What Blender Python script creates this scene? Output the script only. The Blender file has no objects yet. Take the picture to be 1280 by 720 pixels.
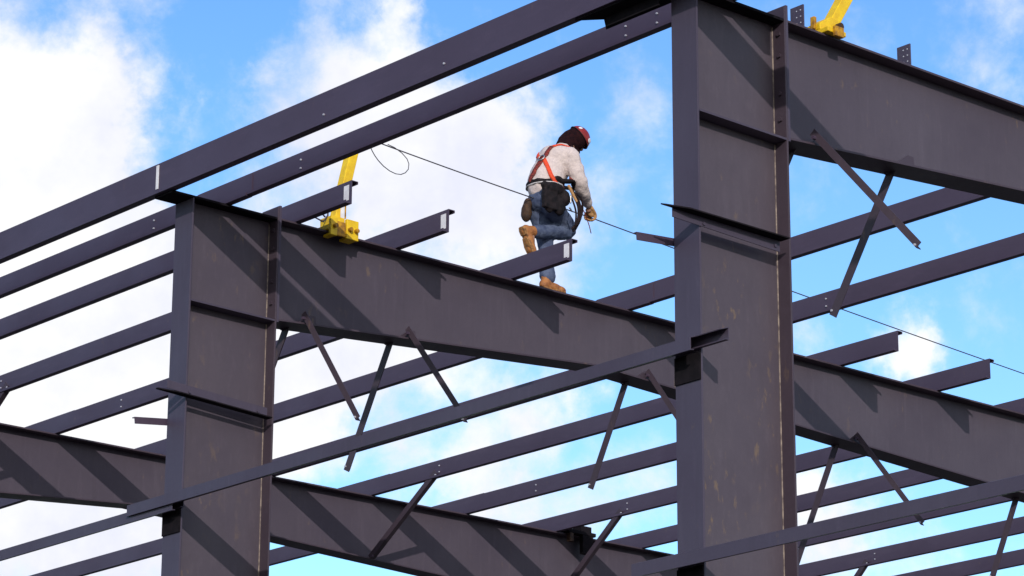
import bpy, bmesh, math, random
from mathutils import Vector, Matrix
from mathutils.bvhtree import BVHTree
random.seed(7)
S = bpy.context.scene
COL = S.collection
PI = math.pi

# ------------------------------------------------------------------ camera
F_PX = 3841.52
FW = Vector((0.6320587255626359, 0.7134138733520387, 0.3025597672344721))
RT = Vector((0.7474651624015156, -0.6642833131137328, 0.004848805493975806))
UP = Vector((-0.20444460970202286, -0.22308815573105598, 0.9531180810037672))
cam_d = bpy.data.cameras.new('camera')
cam = bpy.data.objects.new('camera', cam_d)
COL.objects.link(cam)
cam_d.sensor_width = 36.0
cam_d.lens = F_PX / 1280 * 36.0
cam_d.clip_start = 0.1
cam_d.clip_end = 6000
mm = Matrix((RT, UP, -FW)).transposed().to_4x4()
cam.matrix_world = mm
S.camera = cam
GROUND = -1.7

# ------------------------------------------------------------------ node helpers
def nn(nt, typ, **kw):
    n = nt.nodes.new(typ)
    for k, v in kw.items():
        setattr(n, k, v)
    return n

def setin(nt, sock, v):
    if hasattr(v, 'links') or isinstance(v, bpy.types.NodeSocket):
        nt.links.new(v, sock)
    else:
        sock.default_value = v

def math_n(nt, op, a, b=0.0, clamp=False):
    n = nn(nt, 'ShaderNodeMath', operation=op, use_clamp=clamp)
    setin(nt, n.inputs[0], a)
    setin(nt, n.inputs[1], b)
    return n.outputs[0]

def maprange(nt, v, a, b, c=0.0, d=1.0, smooth=False):
    n = nn(nt, 'ShaderNodeMapRange', interpolation_type='SMOOTHSTEP' if smooth else 'LINEAR')
    setin(nt, n.inputs[0], v)
    for i, x in enumerate((a, b, c, d)):
        n.inputs[i + 1].default_value = x
    return n.outputs[0]

def mixc(nt, fac, a, b, blend='MIX'):
    n = nn(nt, 'ShaderNodeMix', data_type='RGBA', blend_type=blend)
    setin(nt, n.inputs[0], fac)
    for s, v in ((n.inputs[6], a), (n.inputs[7], b)):
        if isinstance(v, (tuple, list)) and len(v) == 3:
            v = (*v, 1)
        setin(nt, s, v)
    return n.outputs[2]

def noise(nt, vec, scale, detail=4, rough=0.55, dist=0.0):
    n = nn(nt, 'ShaderNodeTexNoise')
    nt.links.new(vec, n.inputs['Vector'])
    n.inputs['Scale'].default_value = scale
    n.inputs['Detail'].default_value = detail
    n.inputs['Roughness'].default_value = rough
    n.inputs['Distortion'].default_value = dist
    return n.outputs['Fac']

def scalev(nt, vec, s):
    n = nn(nt, 'ShaderNodeMapping')
    nt.links.new(vec, n.inputs[0])
    n.inputs['Scale'].default_value = s
    return n.outputs[0]

def new_mat(name):
    m = bpy.data.materials.new(name)
    m.use_nodes = True
    nt = m.node_tree
    b = nt.nodes['Principled BSDF']
    return m, nt, b

def steel_mat(name, base, alt, ochre=0.5, rough=0.5, streak=(9, 9, 0.9), spec=0.35, thr=0.66):
    """shop-primed structural steel: blotchy primer, rain streaks, scuffs and ochre rust spots"""
    m, nt, b = new_mat(name)
    geo = nn(nt, 'ShaderNodeNewGeometry')
    pos = geo.outputs['Position']
    big = noise(nt, pos, 1.1, 5, 0.6)
    stv = scalev(nt, pos, streak)
    st = noise(nt, stv, 1.6, 5, 0.6)
    fine = noise(nt, pos, 42, 4, 0.6)
    c = mixc(nt, maprange(nt, big, 0.3, 0.7), base, alt)
    dark = tuple(x * 0.62 for x in base)
    c = mixc(nt, maprange(nt, st, 0.52, 0.78, 0, 0.34), c, dark)
    light = tuple(min(1, x * 1.55 + 0.01) for x in base)
    st2 = noise(nt, scalev(nt, pos, (streak[0] * .6, streak[1] * .6, streak[2] * .7)), 3.1, 4, 0.6)
    c = mixc(nt, maprange(nt, st2, 0.55, 0.8, 0, 0.25), c, light)
    c = mixc(nt, maprange(nt, fine, 0.35, 0.7, 0, 0.18), c, dark)
    # rust / ochre scuffs in patches
    patch = noise(nt, pos, 1.7, 2, 0.5)
    spot = noise(nt, scalev(nt, pos, (6, 6, 2.6)), 2.2, 5, 0.62)
    mask = math_n(nt, 'MULTIPLY', maprange(nt, spot, thr, thr + 0.10, 0, 1), maprange(nt, patch, 0.46, 0.64, 0, ochre))
    c = mixc(nt, mask, c, (0.24, 0.155, 0.075))
    nt.links.new(c, b.inputs['Base Color'])
    r = maprange(nt, big, 0.3, 0.7, rough - 0.07, rough + 0.1)
    nt.links.new(r, b.inputs['Roughness'])
    b.inputs['Specular IOR Level'].default_value = spec
    bm_ = nn(nt, 'ShaderNodeBump')
    bm_.inputs['Strength'].default_value = 0.12
    bm_.inputs['Distance'].default_value = 0.004
    nt.links.new(noise(nt, pos, 9, 5, 0.6), bm_.inputs['Height'])
    nt.links.new(bm_.outputs[0], b.inputs['Normal'])
    return m

def plain_mat(name, base, alt=None, rough=0.6, scale=30, metal=0.0, spec=0.4, bump=0.0, detail=4):
    m, nt, b = new_mat(name)
    tc = nn(nt, 'ShaderNodeNewGeometry')
    f = noise(nt, tc.outputs['Position'], scale, detail, 0.6)
    alt = alt or tuple(x * 0.7 for x in base)
    c = mixc(nt, maprange(nt, f, 0.35, 0.65), base, alt)
    nt.links.new(c, b.inputs['Base Color'])
    b.inputs['Roughness'].default_value = rough
    b.inputs['Metallic'].default_value = metal
    b.inputs['Specular IOR Level'].default_value = spec
    if bump:
        bm_ = nn(nt, 'ShaderNodeBump')
        bm_.inputs['Strength'].default_value = bump
        bm_.inputs['Distance'].default_value = 0.01
        nt.links.new(f, bm_.inputs['Height'])
        nt.links.new(bm_.outputs[0], b.inputs['Normal'])
    return m

M = {}
M['web'] = steel_mat('primer_web', (0.085, 0.067, 0.085), (0.066, 0.052, 0.072), ochre=0.35, thr=0.62)
M['column_web'] = steel_mat('primer_column_web', (0.088, 0.069, 0.085), (0.070, 0.055, 0.074), ochre=0.5, thr=0.57, streak=(9, 9, 2.2))
M['flange'] = steel_mat('primer_flange', (0.069, 0.054, 0.081), (0.058, 0.045, 0.072), ochre=0.25)
M['purlin'] = steel_mat('primer_purlin', (0.071, 0.048, 0.076), (0.058, 0.039, 0.066), ochre=0.3, streak=(5, 1.2, 5), rough=0.45)
M['brace'] = steel_mat('primer_brace', (0.054, 0.038, 0.053), (0.064, 0.045, 0.060), ochre=0.35, streak=(4, 4, 4), thr=0.6)
M['black'] = plain_mat('black_steel_shade', (0.010, 0.009, 0.011), (0.016, 0.013, 0.016), rough=0.9, scale=14, spec=0.05)  # near-black; on girt clips and angle legs it carries shade in the colour
M['weld'] = plain_mat('bare_weld_metal', (0.34, 0.27, 0.22), (0.12, 0.09, 0.085), rough=0.5, scale=18)
M['zinc'] = plain_mat('zinc_bolt', (0.55, 0.55, 0.60), (0.42, 0.42, 0.48), rough=0.45, scale=40, spec=0.5)
M['tag'] = plain_mat('matte_white', (0.78, 0.76, 0.77), (0.66, 0.64, 0.67), rough=0.7, scale=25)  # matte white; on the purlin ends it paints in sunlit steel
M['yellow'] = plain_mat('yellow_paint', (0.86, 0.58, 0.010), (0.70, 0.43, 0.010), rough=0.5, scale=13)
M['orange_rust'] = plain_mat('scuffed_yellow_paint', (0.60, 0.30, 0.008), (0.22, 0.10, 0.015), rough=0.55, scale=22)
M['cable'] = plain_mat('wire_rope', (0.10, 0.09, 0.10), (0.035, 0.034, 0.038), rough=0.5, scale=60, metal=0.3)
M['skin'] = plain_mat('skin', (0.36, 0.19, 0.13), (0.30, 0.15, 0.10), rough=0.55, scale=20)
M['shirt'] = plain_mat('grey_sweatshirt', (0.64, 0.535, 0.50), (0.53, 0.445, 0.43), rough=0.95, scale=45, spec=0.1, bump=0.4)
M['denim'] = plain_mat('blue_denim', (0.048, 0.062, 0.118), (0.115, 0.14, 0.215), rough=0.9, scale=10, spec=0.15, bump=0.4)
M['boot'] = plain_mat('tan_leather_boot', (0.42, 0.165, 0.045), (0.25, 0.09, 0.028), rough=0.6, scale=26, bump=0.3)
M['sole'] = plain_mat('gum_rubber_sole', (0.50, 0.24, 0.075), (0.16, 0.07, 0.03), rough=0.7, scale=34)
M['glove'] = plain_mat('tan_leather_glove', (0.52, 0.285, 0.11), (0.36, 0.18, 0.07), rough=0.75, scale=40, bump=0.3)
M['dark'] = plain_mat('black_webbing', (0.012, 0.008, 0.010), (0.03, 0.016, 0.016), rough=0.85, scale=30, spec=0.2)
M['hood'] = plain_mat('dark_maroon_hood', (0.022, 0.006, 0.007), (0.010, 0.004, 0.006), rough=0.95, scale=30, spec=0.1, bump=0.5)
M['helmet'] = plain_mat('red_hard_hat', (0.30, 0.022, 0.018), (0.16, 0.010, 0.010), rough=0.4, scale=16, spec=0.4)
M['strap'] = plain_mat('orange_webbing', (0.78, 0.075, 0.018), (0.62, 0.05, 0.015), rough=0.7, scale=50)
M['pad'] = plain_mat('patterned_strap_pad', (0.055, 0.012, 0.012), (0.30, 0.035, 0.022), rough=0.8, scale=55)
M['leather'] = plain_mat('brown_tool_leather', (0.075, 0.036, 0.016), (0.028, 0.014, 0.009), rough=0.75, scale=25, bump=0.3)
M['metal'] = plain_mat('steel_buckle', (0.5, 0.48, 0.46), (0.3, 0.28, 0.27), rough=0.35, metal=0.8, scale=30)
M['belt'] = plain_mat('black_tool_belt', (0.006, 0.005, 0.006), (0.018, 0.012, 0.014), rough=0.8, scale=22, spec=0.2)
M['hem'] = plain_mat('pale_shirt_hem', (0.62, 0.58, 0.58), (0.5, 0.46, 0.46), rough=0.95, scale=30)

# ------------------------------------------------------------------ mesh helpers
def thick_polyline(pts, t):
    """closed outline of an open 2D polyline given a thickness t (mitred)"""
    P = [Vector(p) for p in pts]
    L, Rr = [], []
    for i, p in enumerate(P):
        ds = []
        if i > 0: ds.append((P[i] - P[i - 1]).normalized())
        if i < len(P) - 1: ds.append((P[i + 1] - P[i]).normalized())
        ns = [Vector((-d.y, d.x)) for d in ds]
        if len(ns) == 1:
            n = ns[0] * (t / 2)
        else:
            n = (ns[0] + ns[1])
            n = n.normalized() * (t / 2) / max(0.3, n.normalized().dot(ns[0]))
        L.append(p + n); Rr.append(p - n)
    return [tuple(v) for v in L + Rr[::-1]]

class MB:
    def __init__(self):
        self.bm = bmesh.new()
    def box(self, lo, hi):
        x0, y0, z0 = lo; x1, y1, z1 = hi
        v = [self.bm.verts.new(p) for p in ((x0,y0,z0),(x1,y0,z0),(x1,y1,z0),(x0,y1,z0),(x0,y0,z1),(x1,y0,z1),(x1,y1,z1),(x0,y1,z1))]
        for f in ((3,2,1,0),(4,5,6,7),(0,1,5,4),(1,2,6,5),(2,3,7,6),(3,0,4,7)):
            self.bm.faces.new([v[i] for i in f])
        return self
    def prism(self, pts, fn, a, b):
        """pts: closed 2D outline, fn(u,v,w)->xyz, extruded from w=a to w=b"""
        A = [self.bm.verts.new(fn(u, v, a)) for u, v in pts]
        B = [self.bm.verts.new(fn(u, v, b)) for u, v in pts]
        n = len(pts)
        self.bm.faces.new(A[::-1]); self.bm.faces.new(B)
        for i in range(n):
            j = (i + 1) % n
            self.bm.faces.new((A[i], A[j], B[j], B[i]))
        return self
    def along_y(self, pts, y0, y1):
        return self.prism(pts, lambda u, v, w: (u, w, v), y0, y1)
    def along_x(self, pts, x0, x1):
        return self.prism(pts, lambda u, v, w: (w, u, v), x0, x1)
    def xz_plate(self, pts, y0, y1):
        return self.prism(pts, lambda u, v, w: (u, w, v), y0, y1)
    def bar(self, p0, p1, profile, side):
        """2D profile swept from p0 to p1; side is a hint for the profile's first axis"""
        p0, p1 = Vector(p0), Vector(p1)
        d = (p1 - p0).normalized()
        s = Vector(side); s = (s - d * s.dot(d)).normalized()
        t = d.cross(s)
        return self.prism(profile, lambda u, v, w: tuple(p0 + s * u + t * v + d * w), 0, (p1 - p0).length)
    def tube(self, pts, r, n=8, closed=False):
        P = [Vector(p) for p in pts]
        rr = r if isinstance(r, (list, tuple)) else [r] * len(P)
        rings = []
        prev = None
        for i, p in enumerate(P):
            a = P[i - 1] if i > 0 else P[i]
            b = P[i + 1] if i < len(P) - 1 else P[i]
            d = (b - a).normalized()
            if prev is None:
                s = d.orthogonal().normalized()
            else:
                s = (prev - d * prev.dot(d)).normalized()
            prev = s
            t = d.cross(s)
            rings.append([self.bm.verts.new(p + (s * math.cos(2 * PI * k / n) + t * math.sin(2 * PI * k / n)) * rr[i]) for k in range(n)])
        for A, B in zip(rings, rings[1:]):
            for k in range(n):
                self.bm.faces.new((A[k], A[(k + 1) % n], B[(k + 1) % n], B[k]))
        self.bm.faces.new(rings[0][::-1]); self.bm.faces.new(rings[-1])
        return self
    def cyl(self, c, axis, r, h, n=12):
        c, a = Vector(c), Vector(axis).normalized()
        return self.tube([c - a * h / 2, c + a * h / 2], r, n)
    def hexbolt(self, c, axis, r=0.016, h=0.012):
        return self.cyl(c, axis, r, h, 6)
    def build(self, name, mat, parent=None, origin=(0, 0, 0), bevel=0.0, smooth=False):
        bm = self.bm
        bmesh.ops.recalc_face_normals(bm, faces=bm.faces)
        o0 = Vector(origin)
        bmesh.ops.translate(bm, verts=bm.verts, vec=-o0)
        me = bpy.data.meshes.new(name)
        bm.to_mesh(me); bm.free()
        me.materials.append(mat)
        if smooth:
            for p in me.polygons: p.use_smooth = True
        ob = bpy.data.objects.new(name, me)
        COL.objects.link(ob)
        if parent is not None:
            ob.parent = parent
            base = world_loc(parent)
            ob.location = o0 - base
        else:
            ob.location = o0
        if bevel:
            md = ob.modifiers.new('bevel', 'BEVEL')
            md.width = bevel; md.segments = 2; md.limit_method = 'ANGLE'; md.angle_limit = math.radians(40)
        return ob

def world_loc(o):
    v = Vector((0, 0, 0))
    while o is not None:
        v = v + o.location
        o = o.parent
    return v

def tag(o, label=None, cat=None, group=None, kind=None):
    if label: o['label'] = label
    if cat: o['category'] = cat
    if group: o['group'] = group
    if kind: o['kind'] = kind
    return o

def thing(name, loc, label, cat, group=None):
    o = bpy.data.objects.new(name, None)
    o.empty_display_size = 0.3
    COL.objects.link(o)
    o.location = loc
    return tag(o, label, cat, group, 'thing')

# ------------------------------------------------------------------ geometry constants (metres, camera at the origin)
X0 = 14.45                       # outer face of the column flanges (wall line)
Y1, Y2, Y3, Y4 = 14.468, 20.564, 28.184, 35.80
FH = 0.127                       # half flange width
def zt(x): return 8.745 + 0.0103 * (x - 17.0)
BOT = [(15.395, 7.79), (19.2, 8.125), (25.0, 7.945), (34.0, 7.66)]
def zb(x):
    for (a, za), (b, zb_) in zip(BOT, BOT[1:]):
        if x <= b:
            return za + (zb_ - za) * (x - a) / (b - a)
    return BOT[-1][1]
PX = {0: 14.192, 1: 14.86, 2: 15.62, 3: 16.76}
for k in range(4, 15):
    PX[k] = 18.16 + (k - 4) * 1.505

# ------------------------------------------------------------------ ground
gm, nt, b = new_mat('graded_soil')
pos = nn(nt, 'ShaderNodeNewGeometry').outputs['Position']
c = mixc(nt, maprange(nt, noise(nt, pos, 0.15, 6, 0.6), 0.35, 0.65), (0.060, 0.048, 0.040), (0.095, 0.078, 0.062))
c = mixc(nt, maprange(nt, noise(nt, pos, 3.0, 6, 0.7), 0.45, 0.7, 0, 0.6), c, (0.045, 0.036, 0.030))
nt.links.new(c, b.inputs['Base Color'])
b.inputs['Roughness'].default_value = 0.95
g = MB()
vs = [g.bm.verts.new(p) for p in ((-2500, -2500, GROUND), (2500, -2500, GROUND), (2500, 2500, GROUND), (-2500, 2500, GROUND))]
g.bm.faces.new(vs)
tag(g.build('ground', gm), kind='structure')

# ------------------------------------------------------------------ columns
def column(yc, label, bar_kind):
    root = thing('steel_column', (X0 + 0.46, yc, GROUND), label, 'column', 'tapered portal frame columns')
    ztop = zt(X0) - 0.02
    zi = 7.79                                          # level of the rafter's bottom flange
    MB().box((X0, yc - FH, GROUND + 0.03), (X0 + 0.016, yc + FH, ztop)).build('outer_flange', M['flange'], root, (X0, yc, GROUND), 0.002)
    MB().xz_plate([(X0 + 0.016, GROUND + 0.03), (15.362, GROUND + 0.03), (15.362, zt(15.362) - 0.02), (X0 + 0.016, ztop)], yc - 0.005, yc + 0.005).build('web', M['column_web'], root, (X0, yc, GROUND))
    MB().box((15.362, yc - FH, GROUND + 0.03), (15.380, yc + FH, zt(15.37) + 0.10)).build('inner_flange', M['brace'], root, (15.37, yc, GROUND), 0.002)
    # sloping cap plate, run out past the flange under the eave strut
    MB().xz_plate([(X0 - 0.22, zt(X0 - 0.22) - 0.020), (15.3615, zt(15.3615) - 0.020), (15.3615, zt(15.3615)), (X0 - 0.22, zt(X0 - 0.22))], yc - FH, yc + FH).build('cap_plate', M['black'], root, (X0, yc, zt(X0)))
    for s in (-1, 1):
        MB().box((X0 + 0.017, min(yc + s * 0.0052, yc + s * FH), zi - 0.012), (15.361, max(yc + s * 0.0052, yc + s * FH), zi + 0.004)).build('stiffener', M['flange'], root, (X0 + .4, yc, zi))
    w = MB()
    w.tube([(15.3585, yc - 0.0085, z) for z in (GROUND + .05, 2, 5, 7.6, 7.77)], 0.0055, 6)
    w.tube([(15.3585, yc - 0.0085, z) for z in (7.81, 8.3, 8.69)], 0.0055, 6)
    w.build('weld_bead', M['weld'], root, (15.36, yc, 0))
    w = MB().tube([(X0 + .0195, yc - 0.0085, z) for z in (GROUND + .05, 3, 7.77)], 0.0045, 6).tube([(X0 + .0195, yc - 0.0085, z) for z in (7.81, 8.67)], 0.0045, 6)
    w.build('weld_bead', M['flange'], root, (X0, yc, 0))
    MB().box((X0 - 0.06, yc - 0.2, GROUND), (15.44, yc + 0.2, GROUND + 0.03)).build('base_plate', M['flange'], root, (X0 + .46, yc, GROUND))
    for dx in (0.1, 0.35, 0.6, 0.85):
        for s in (-1, 1):
            MB().hexbolt((X0 + dx, yc + s * 0.12, GROUND + 0.045), (0, 0, 1), 0.028, 0.03).build('anchor_bolt', M['zinc'], root, (X0 + dx, yc + s * .12, GROUND + .03))
    # bolts of the knee joint between inner flange and rafter end plate
    for z in (7.95, 8.15, 8.45, 8.62):
        MB().hexbolt((15.354, yc - 0.075, z), (1, 0, 0), 0.018, 0.016).build('bolt', M['brace'], root, (15.35, yc - .075, z))
    for gz in GIRT_CLIP_SHADE.get(yc, ()):
        MB().box((X0 - 0.012, yc - FH + 0.002, gz - 0.165), (X0 - 0.0005, yc + FH - 0.002, gz + 0.03)).build('girt_clip_shade', M['black'], root, (X0, yc, gz))  # clip plate, with the girt's shade on the flange painted in as near-black
    return root

GIRT_CLIP_SHADE = {Y1: (5.965, 4.467), Y2: (5.93,)}
column(Y1, 'tall steel column standing full height in front of the sky, larger of the two columns', 'top')
column(Y2, 'steel column under the spliced eave strut, smaller of the two columns', 'bottom')

# strut angles strapped across the columns
def strut_angle(yc, z0, z1, legs, label):
    yn = yc - FH - 0.003
    root = thing('strut_angle', (X0 + .4, yn, z0), label, 'steel angle', 'angles strapped across the columns')
    dz = z1 - z0
    def z(x): return z0 + dz * (x - (X0 - 0.3)) / 1.1
    xa, xb = X0 - (0.27 if legs == 'top' else 0.20), 15.25 if legs == 'top' else 15.30
    MB().xz_plate([(xa, z(xa) - 0.070), (xb, z(xb) - 0.090), (xb, z(xb)), (xa, z(xa))], yn - 0.008, yn).build('vertical_leg', M['flange'], root, (X0, yn, z0))
    if legs == 'top':
        xs = X0 - 0.33
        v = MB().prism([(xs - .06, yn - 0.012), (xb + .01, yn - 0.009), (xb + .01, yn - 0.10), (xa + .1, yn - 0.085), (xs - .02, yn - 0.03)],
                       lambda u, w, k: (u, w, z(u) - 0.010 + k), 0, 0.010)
        v.build('horizontal_leg', M['black'], root, (X0, yn, z0))  # shade on the leg's underside is put into its near-black colour
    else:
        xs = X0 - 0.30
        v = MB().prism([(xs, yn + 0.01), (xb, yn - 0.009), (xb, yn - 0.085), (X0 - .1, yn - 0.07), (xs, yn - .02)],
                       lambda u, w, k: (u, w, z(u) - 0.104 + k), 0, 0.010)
        v.build('horizontal_leg', M['black'], root, (X0, yn, z0))  # near-black colour paints in this lower leg's shaded underside
    for x in (X0 + 0.03, 15.2):
        MB().hexbolt((x, yn - 0.012, z(x) - 0.055), (0, 1, 0), 0.013, 0.012).build('bolt', M['flange'], root, (x, yn, z0))
    return root
strut_angle(Y1, 6.985, 6.985, 'top', 'dark angle bolted across the larger column, lit strip below its black leg')
strut_angle(Y2, 7.04, 6.985, 'bottom', 'angle bolted across the smaller column with a tapered tip poking past its edge')

def stub(p0, p1, label):
    root = thing('bracket_stub', p0, label, 'bracket', 'stubs poking out behind the columns')
    prof = thick_polyline([(0.0, 0.0), (0.055, 0.0), (0.055, 0.035)], 0.007)
    prof = [(v - 0.0, u - 0.0) for u, v in prof]
    MB().bar(p0, p1, prof, (0, 1, 0)).build('angle_bar', M['purlin'], root, p0)
stub((14.11, Y1 + .15, 6.80), (14.75, Y1 + .15, 6.86), 'short horizontal steel stub poking out behind the larger column, against blue sky')
stub((14.14, Y2 + .15, 6.69), (14.75, Y2 + .15, 6.77), 'short horizontal steel stub poking out behind the smaller column, against white cloud')

# ------------------------------------------------------------------ rafters
def rafter(yc, label, clips=(), gussets=()):
    xe = 34.0
    root = thing('roof_rafter', (15.4, yc, 7.79), label, 'rafter', 'tapered roof rafters')
    t = 0.018
    top = [(15.405, zt(15.405)), (xe, zt(xe))]
    web = [(15.405, zb(15.405) + t)] + [(x, z + t) for x, z in BOT[1:]] + [(xe, zt(xe) - t), (15.405, zt(15.405) - t)]
    MB().xz_plate(web, yc - 0.005, yc + 0.005).build('web', M['web'], root, (15.4, yc, 7.79))
    MB().xz_plate([(15.405, zt(15.405) - t), (xe, zt(xe) - t), (xe, zt(xe)), (15.405, zt(15.405))], yc - FH, yc + FH).build('top_flange', M['brace'], root, (15.4, yc, 8.7), 0.002)
    bt = [(15.405, BOT[0][1])] + BOT[1:]
    MB().xz_plate(bt + [(x, z + t - 0.0005) for x, z in bt[::-1]], yc - FH, yc + FH).build('bottom_flange', M['brace'], root, (15.4, yc, 7.79), 0.002)
    MB().box((15.3815, yc - FH, zb(15.4) - 0.015), (15.4045, yc + FH, zt(15.4) + 0.115)).build('end_plate', M['flange'], root, (15.4, yc, 7.79), 0.002)
    w = MB().tube([(x, yc - 0.008, zb(x) + t + 0.002) for x in (15.42, 17, 19.2, 22, 25, 29, xe)], 0.0045, 6)
    w.build('weld_bead', M['flange'], root, (15.4, yc, 7.79))
    for x in clips:
        cz = zt(x)
        m = MB().box((x, yc - 0.10, cz + 0.001), (x + 0.012, yc + 0.03, cz + 0.19))
        cl = m.build('purlin_clip', M['flange'], root, (x, yc, cz))
        for dy in (-0.075, -0.035):
            for dz in (0.05, 0.10, 0.15):
                MB().cyl((x - 0.001, yc + dy, cz + dz), (1, 0, 0), 0.0055, 0.004, 8).build('hole_rim', M['zinc'], cl, (x, yc + dy, cz + dz))
    for x in gussets:
        z = zb(x) + t
        for s in (-1, 1):
            MB().prism([(x - 0.07, z + .0006), (x + 0.12, z + .0006 + (zb(x+.12) - zb(x))), (x + 0.11, z + 0.085), (x + 0.05, z + 0.085)], lambda u, v, w: (u, w, v), yc + s * 0.088, yc + s * 0.096).build('gusset', M['brace'], root, (x, yc, z))
    return root
R1 = rafter(Y1, 'deep steel rafter with two upright clip plates on its empty top flange', (15.60, 16.79), (15.72, 16.68))
R2 = rafter(Y2, 'deep steel rafter that the worker in the pale shirt walks along', (), (15.72, 16.86, 19.80, 22.80))
R3 = rafter(Y3, 'steel rafter striped by diagonal shadows, lowest of the three rafters', (), ())

# ------------------------------------------------------------------ purlins and eave struts
ORD = {1: 'first', 2: 'second', 3: 'third', 4: 'fourth', 5: 'fifth', 6: 'sixth', 7: 'seventh', 8: 'eighth', 9: 'ninth', 10: 'tenth', 11: 'eleventh', 12: 'twelfth', 13: 'thirteenth', 14: 'fourteenth'}

def purlin_profile(x, z):
    return thick_polyline([(x - 0.062, z + 0.026), (x - 0.062, z + 0.004), (x, z + 0.004), (x, z + 0.216), (x + 0.066, z + 0.216), (x + 0.066, z + 0.194)], 0.0065)

def purlin(k, y0, y1, label, group, bolts=(), whitened=False, dx=0.0, dz=0.0):
    x, z = PX[k] + dx, zt(PX[k]) + 0.001 + dz
    o = MB().along_y(purlin_profile(x, z), y0, y1).build('roof_purlin', M['purlin'], None, (x, y0, z))
    tag(o, label, 'purlin', group, 'thing')
    for yb in bolts:
        for h in (0.075, 0.150):
            MB().hexbolt((x - 0.009, yb, z + h), (1, 0, 0), 0.0080, 0.011).build('bolt', M['zinc'], o, (x, yb, z + h))
    if whitened:
        MB().box((x - 0.0052, y0 + 0.035, z + 0.045), (x - 0.0034, y0 + 0.105, z + 0.185)).build('sunlit_patch', M['tag'], o, (x, y0, z))  # white patch painted on the web as sunlit steel near the end
    return o

G12, G23, G34 = 'purlins between the two columns', 'purlins beyond the worker\'s rafter', 'purlins beyond the lowest rafter'
# nearest bay
purlin(1, 13.82, 20.95, 'long roof purlin just below the eave strut, running up behind the larger column top', G12, (15.16, 15.496, 19.47), dx=0.0075, dz=0.008)
purlin(5, 13.2, 20.95, 'roof purlin crossing behind both crossed brace bars by the larger column, upper one', G12, (15.3,), dx=0.0075, dz=0.008)
purlin(6, 13.2, 20.95, 'roof purlin below the crossed brace bars, touched by the lower tip of one bar', G12, (19.294,), dx=0.0075, dz=0.008)
# purlins that start at the free ends over the worker's rafter
free = {1: 20.15, 2: 19.73, 3: 19.77, 4: 19.67, 5: 20.15, 6: 20.15, 7: 19.70, 8: 19.76, 9: 19.7, 10: 19.6, 11: 19.6, 12: 19.6, 13: 19.6, 14: 19.6}
lab = {1: 'first purlin under the eave strut behind the smaller column, ending at its rafter',
       2: 'purlin whose sunlit free end stops in front of the yellow post beside the smaller column',
       3: 'purlin whose sunlit free end sticks out between the yellow post and the worker',
       4: 'purlin whose tagged free end crosses in front of the worker\'s legs',
       5: 'fifth purlin below the eave strut, passing under the rafter between its hanging brace bars',
       6: 'sixth purlin below the eave strut, crossing low between long wall girt and lowest rafter',
       7: 'purlin with bare free end against white cloud beside the larger column',
       8: 'purlin with bare free end touching the lifeline at the far edge of blue sky',
       9: 'purlin with a flange brace to the lowest rafter near its dark beam clamp',
       10: 'tenth purlin below the eave strut, just above the shorter wall girt',
       11: 'eleventh purlin below the eave strut, mostly hidden behind the shorter wall girt',
       12: 'twelfth purlin below the eave strut, just under the shorter wall girt',
       13: 'thirteenth purlin below the eave strut, crossing the bottom corner of blue sky'}
bolts = {1: (21.594,), 3: (27.07,), 4: (26.87,), 7: (26.86,), 8: (26.83,), 9: (26.81,), 5: (26.9,), 10: (26.8, 22.6), 12: (26.77, 22.9), 11: (22.7,)}
for k in range(1, 14):
    purlin(k, free[k], 29.7 if k not in (4,5,7,8) else 28.55, lab[k], G23, bolts.get(k, ()), whitened=k in (2, 3, 4))
lab34 = {4: 'purlin beyond the lowest rafter, its short visible piece just above the rafter flange',
         5: 'purlin beyond the lowest rafter, low at the edge under its deep end',
         7: 'purlin beyond the lowest rafter, seen below the long wall girt against white cloud',
         8: 'purlin beyond the lowest rafter, glimpsed under it beside the smaller column'}
for k in (4, 5, 6, 7, 8):
    if k == 6: continue
    purlin(k, 27.8, 36.1, lab34[k], G34, (31.5,) if k == 7 else (), dx=0.0075, dz=0.008)

def eave(y0, y1, label, joint=False, dx=0.0):
    x = PX[0] + dx
    z = zt(x) + 0.001
    prof = thick_polyline([(x + 0.072, z + 0.03), (x + 0.072, z + 0.004), (x, z + 0.004), (x, z + 0.262), (x + 0.072, z + 0.262), (x + 0.072, z + 0.236)], 0.0075)
    o = MB().along_y(prof, y0, y1).build('eave_strut', M['purlin'], None, (x, y0, z))
    tag(o, label, 'eave strut', 'eave struts', 'thing')
    for yb in ((18.3, 16.81) if not joint else (24.9,)):
        MB().hexbolt((x - 0.0085, yb, z + 0.07), (1, 0, 0), 0.009, 0.011).build('bolt', M['zinc'], o, (x, yb, z + .07))
    if joint:
        MB().box((x - 0.009, y0 + 0.004, z + 0.035), (x - 0.0042, y0 + 0.040, z + 0.250)).build('bare_joint_strip', M['tag'], o, (x, y0, z))
    return o
eave(9.0, 20.575, 'topmost long eave strut spanning between the two column tops')
eave(20.58, 28.6, 'eave strut continuing past the pale splice above the smaller column', joint=True)
# splice bracket under the eave strut at the larger column
br = thing('eave_bracket', (14.35, 14.9, 8.71), 'dark flat bracket under the eave strut beside the larger column top', 'bracket')
zz = zt(14.25) - 0.001
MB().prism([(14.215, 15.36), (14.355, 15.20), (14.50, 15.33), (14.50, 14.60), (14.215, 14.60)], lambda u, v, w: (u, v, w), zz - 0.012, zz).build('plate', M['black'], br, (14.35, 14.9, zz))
MB().box((14.33, 14.60, zz - 0.09), (14.342, 15.15, zz - 0.0125)).build('rib', M['black'], br, (14.33, 14.9, zz))

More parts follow.
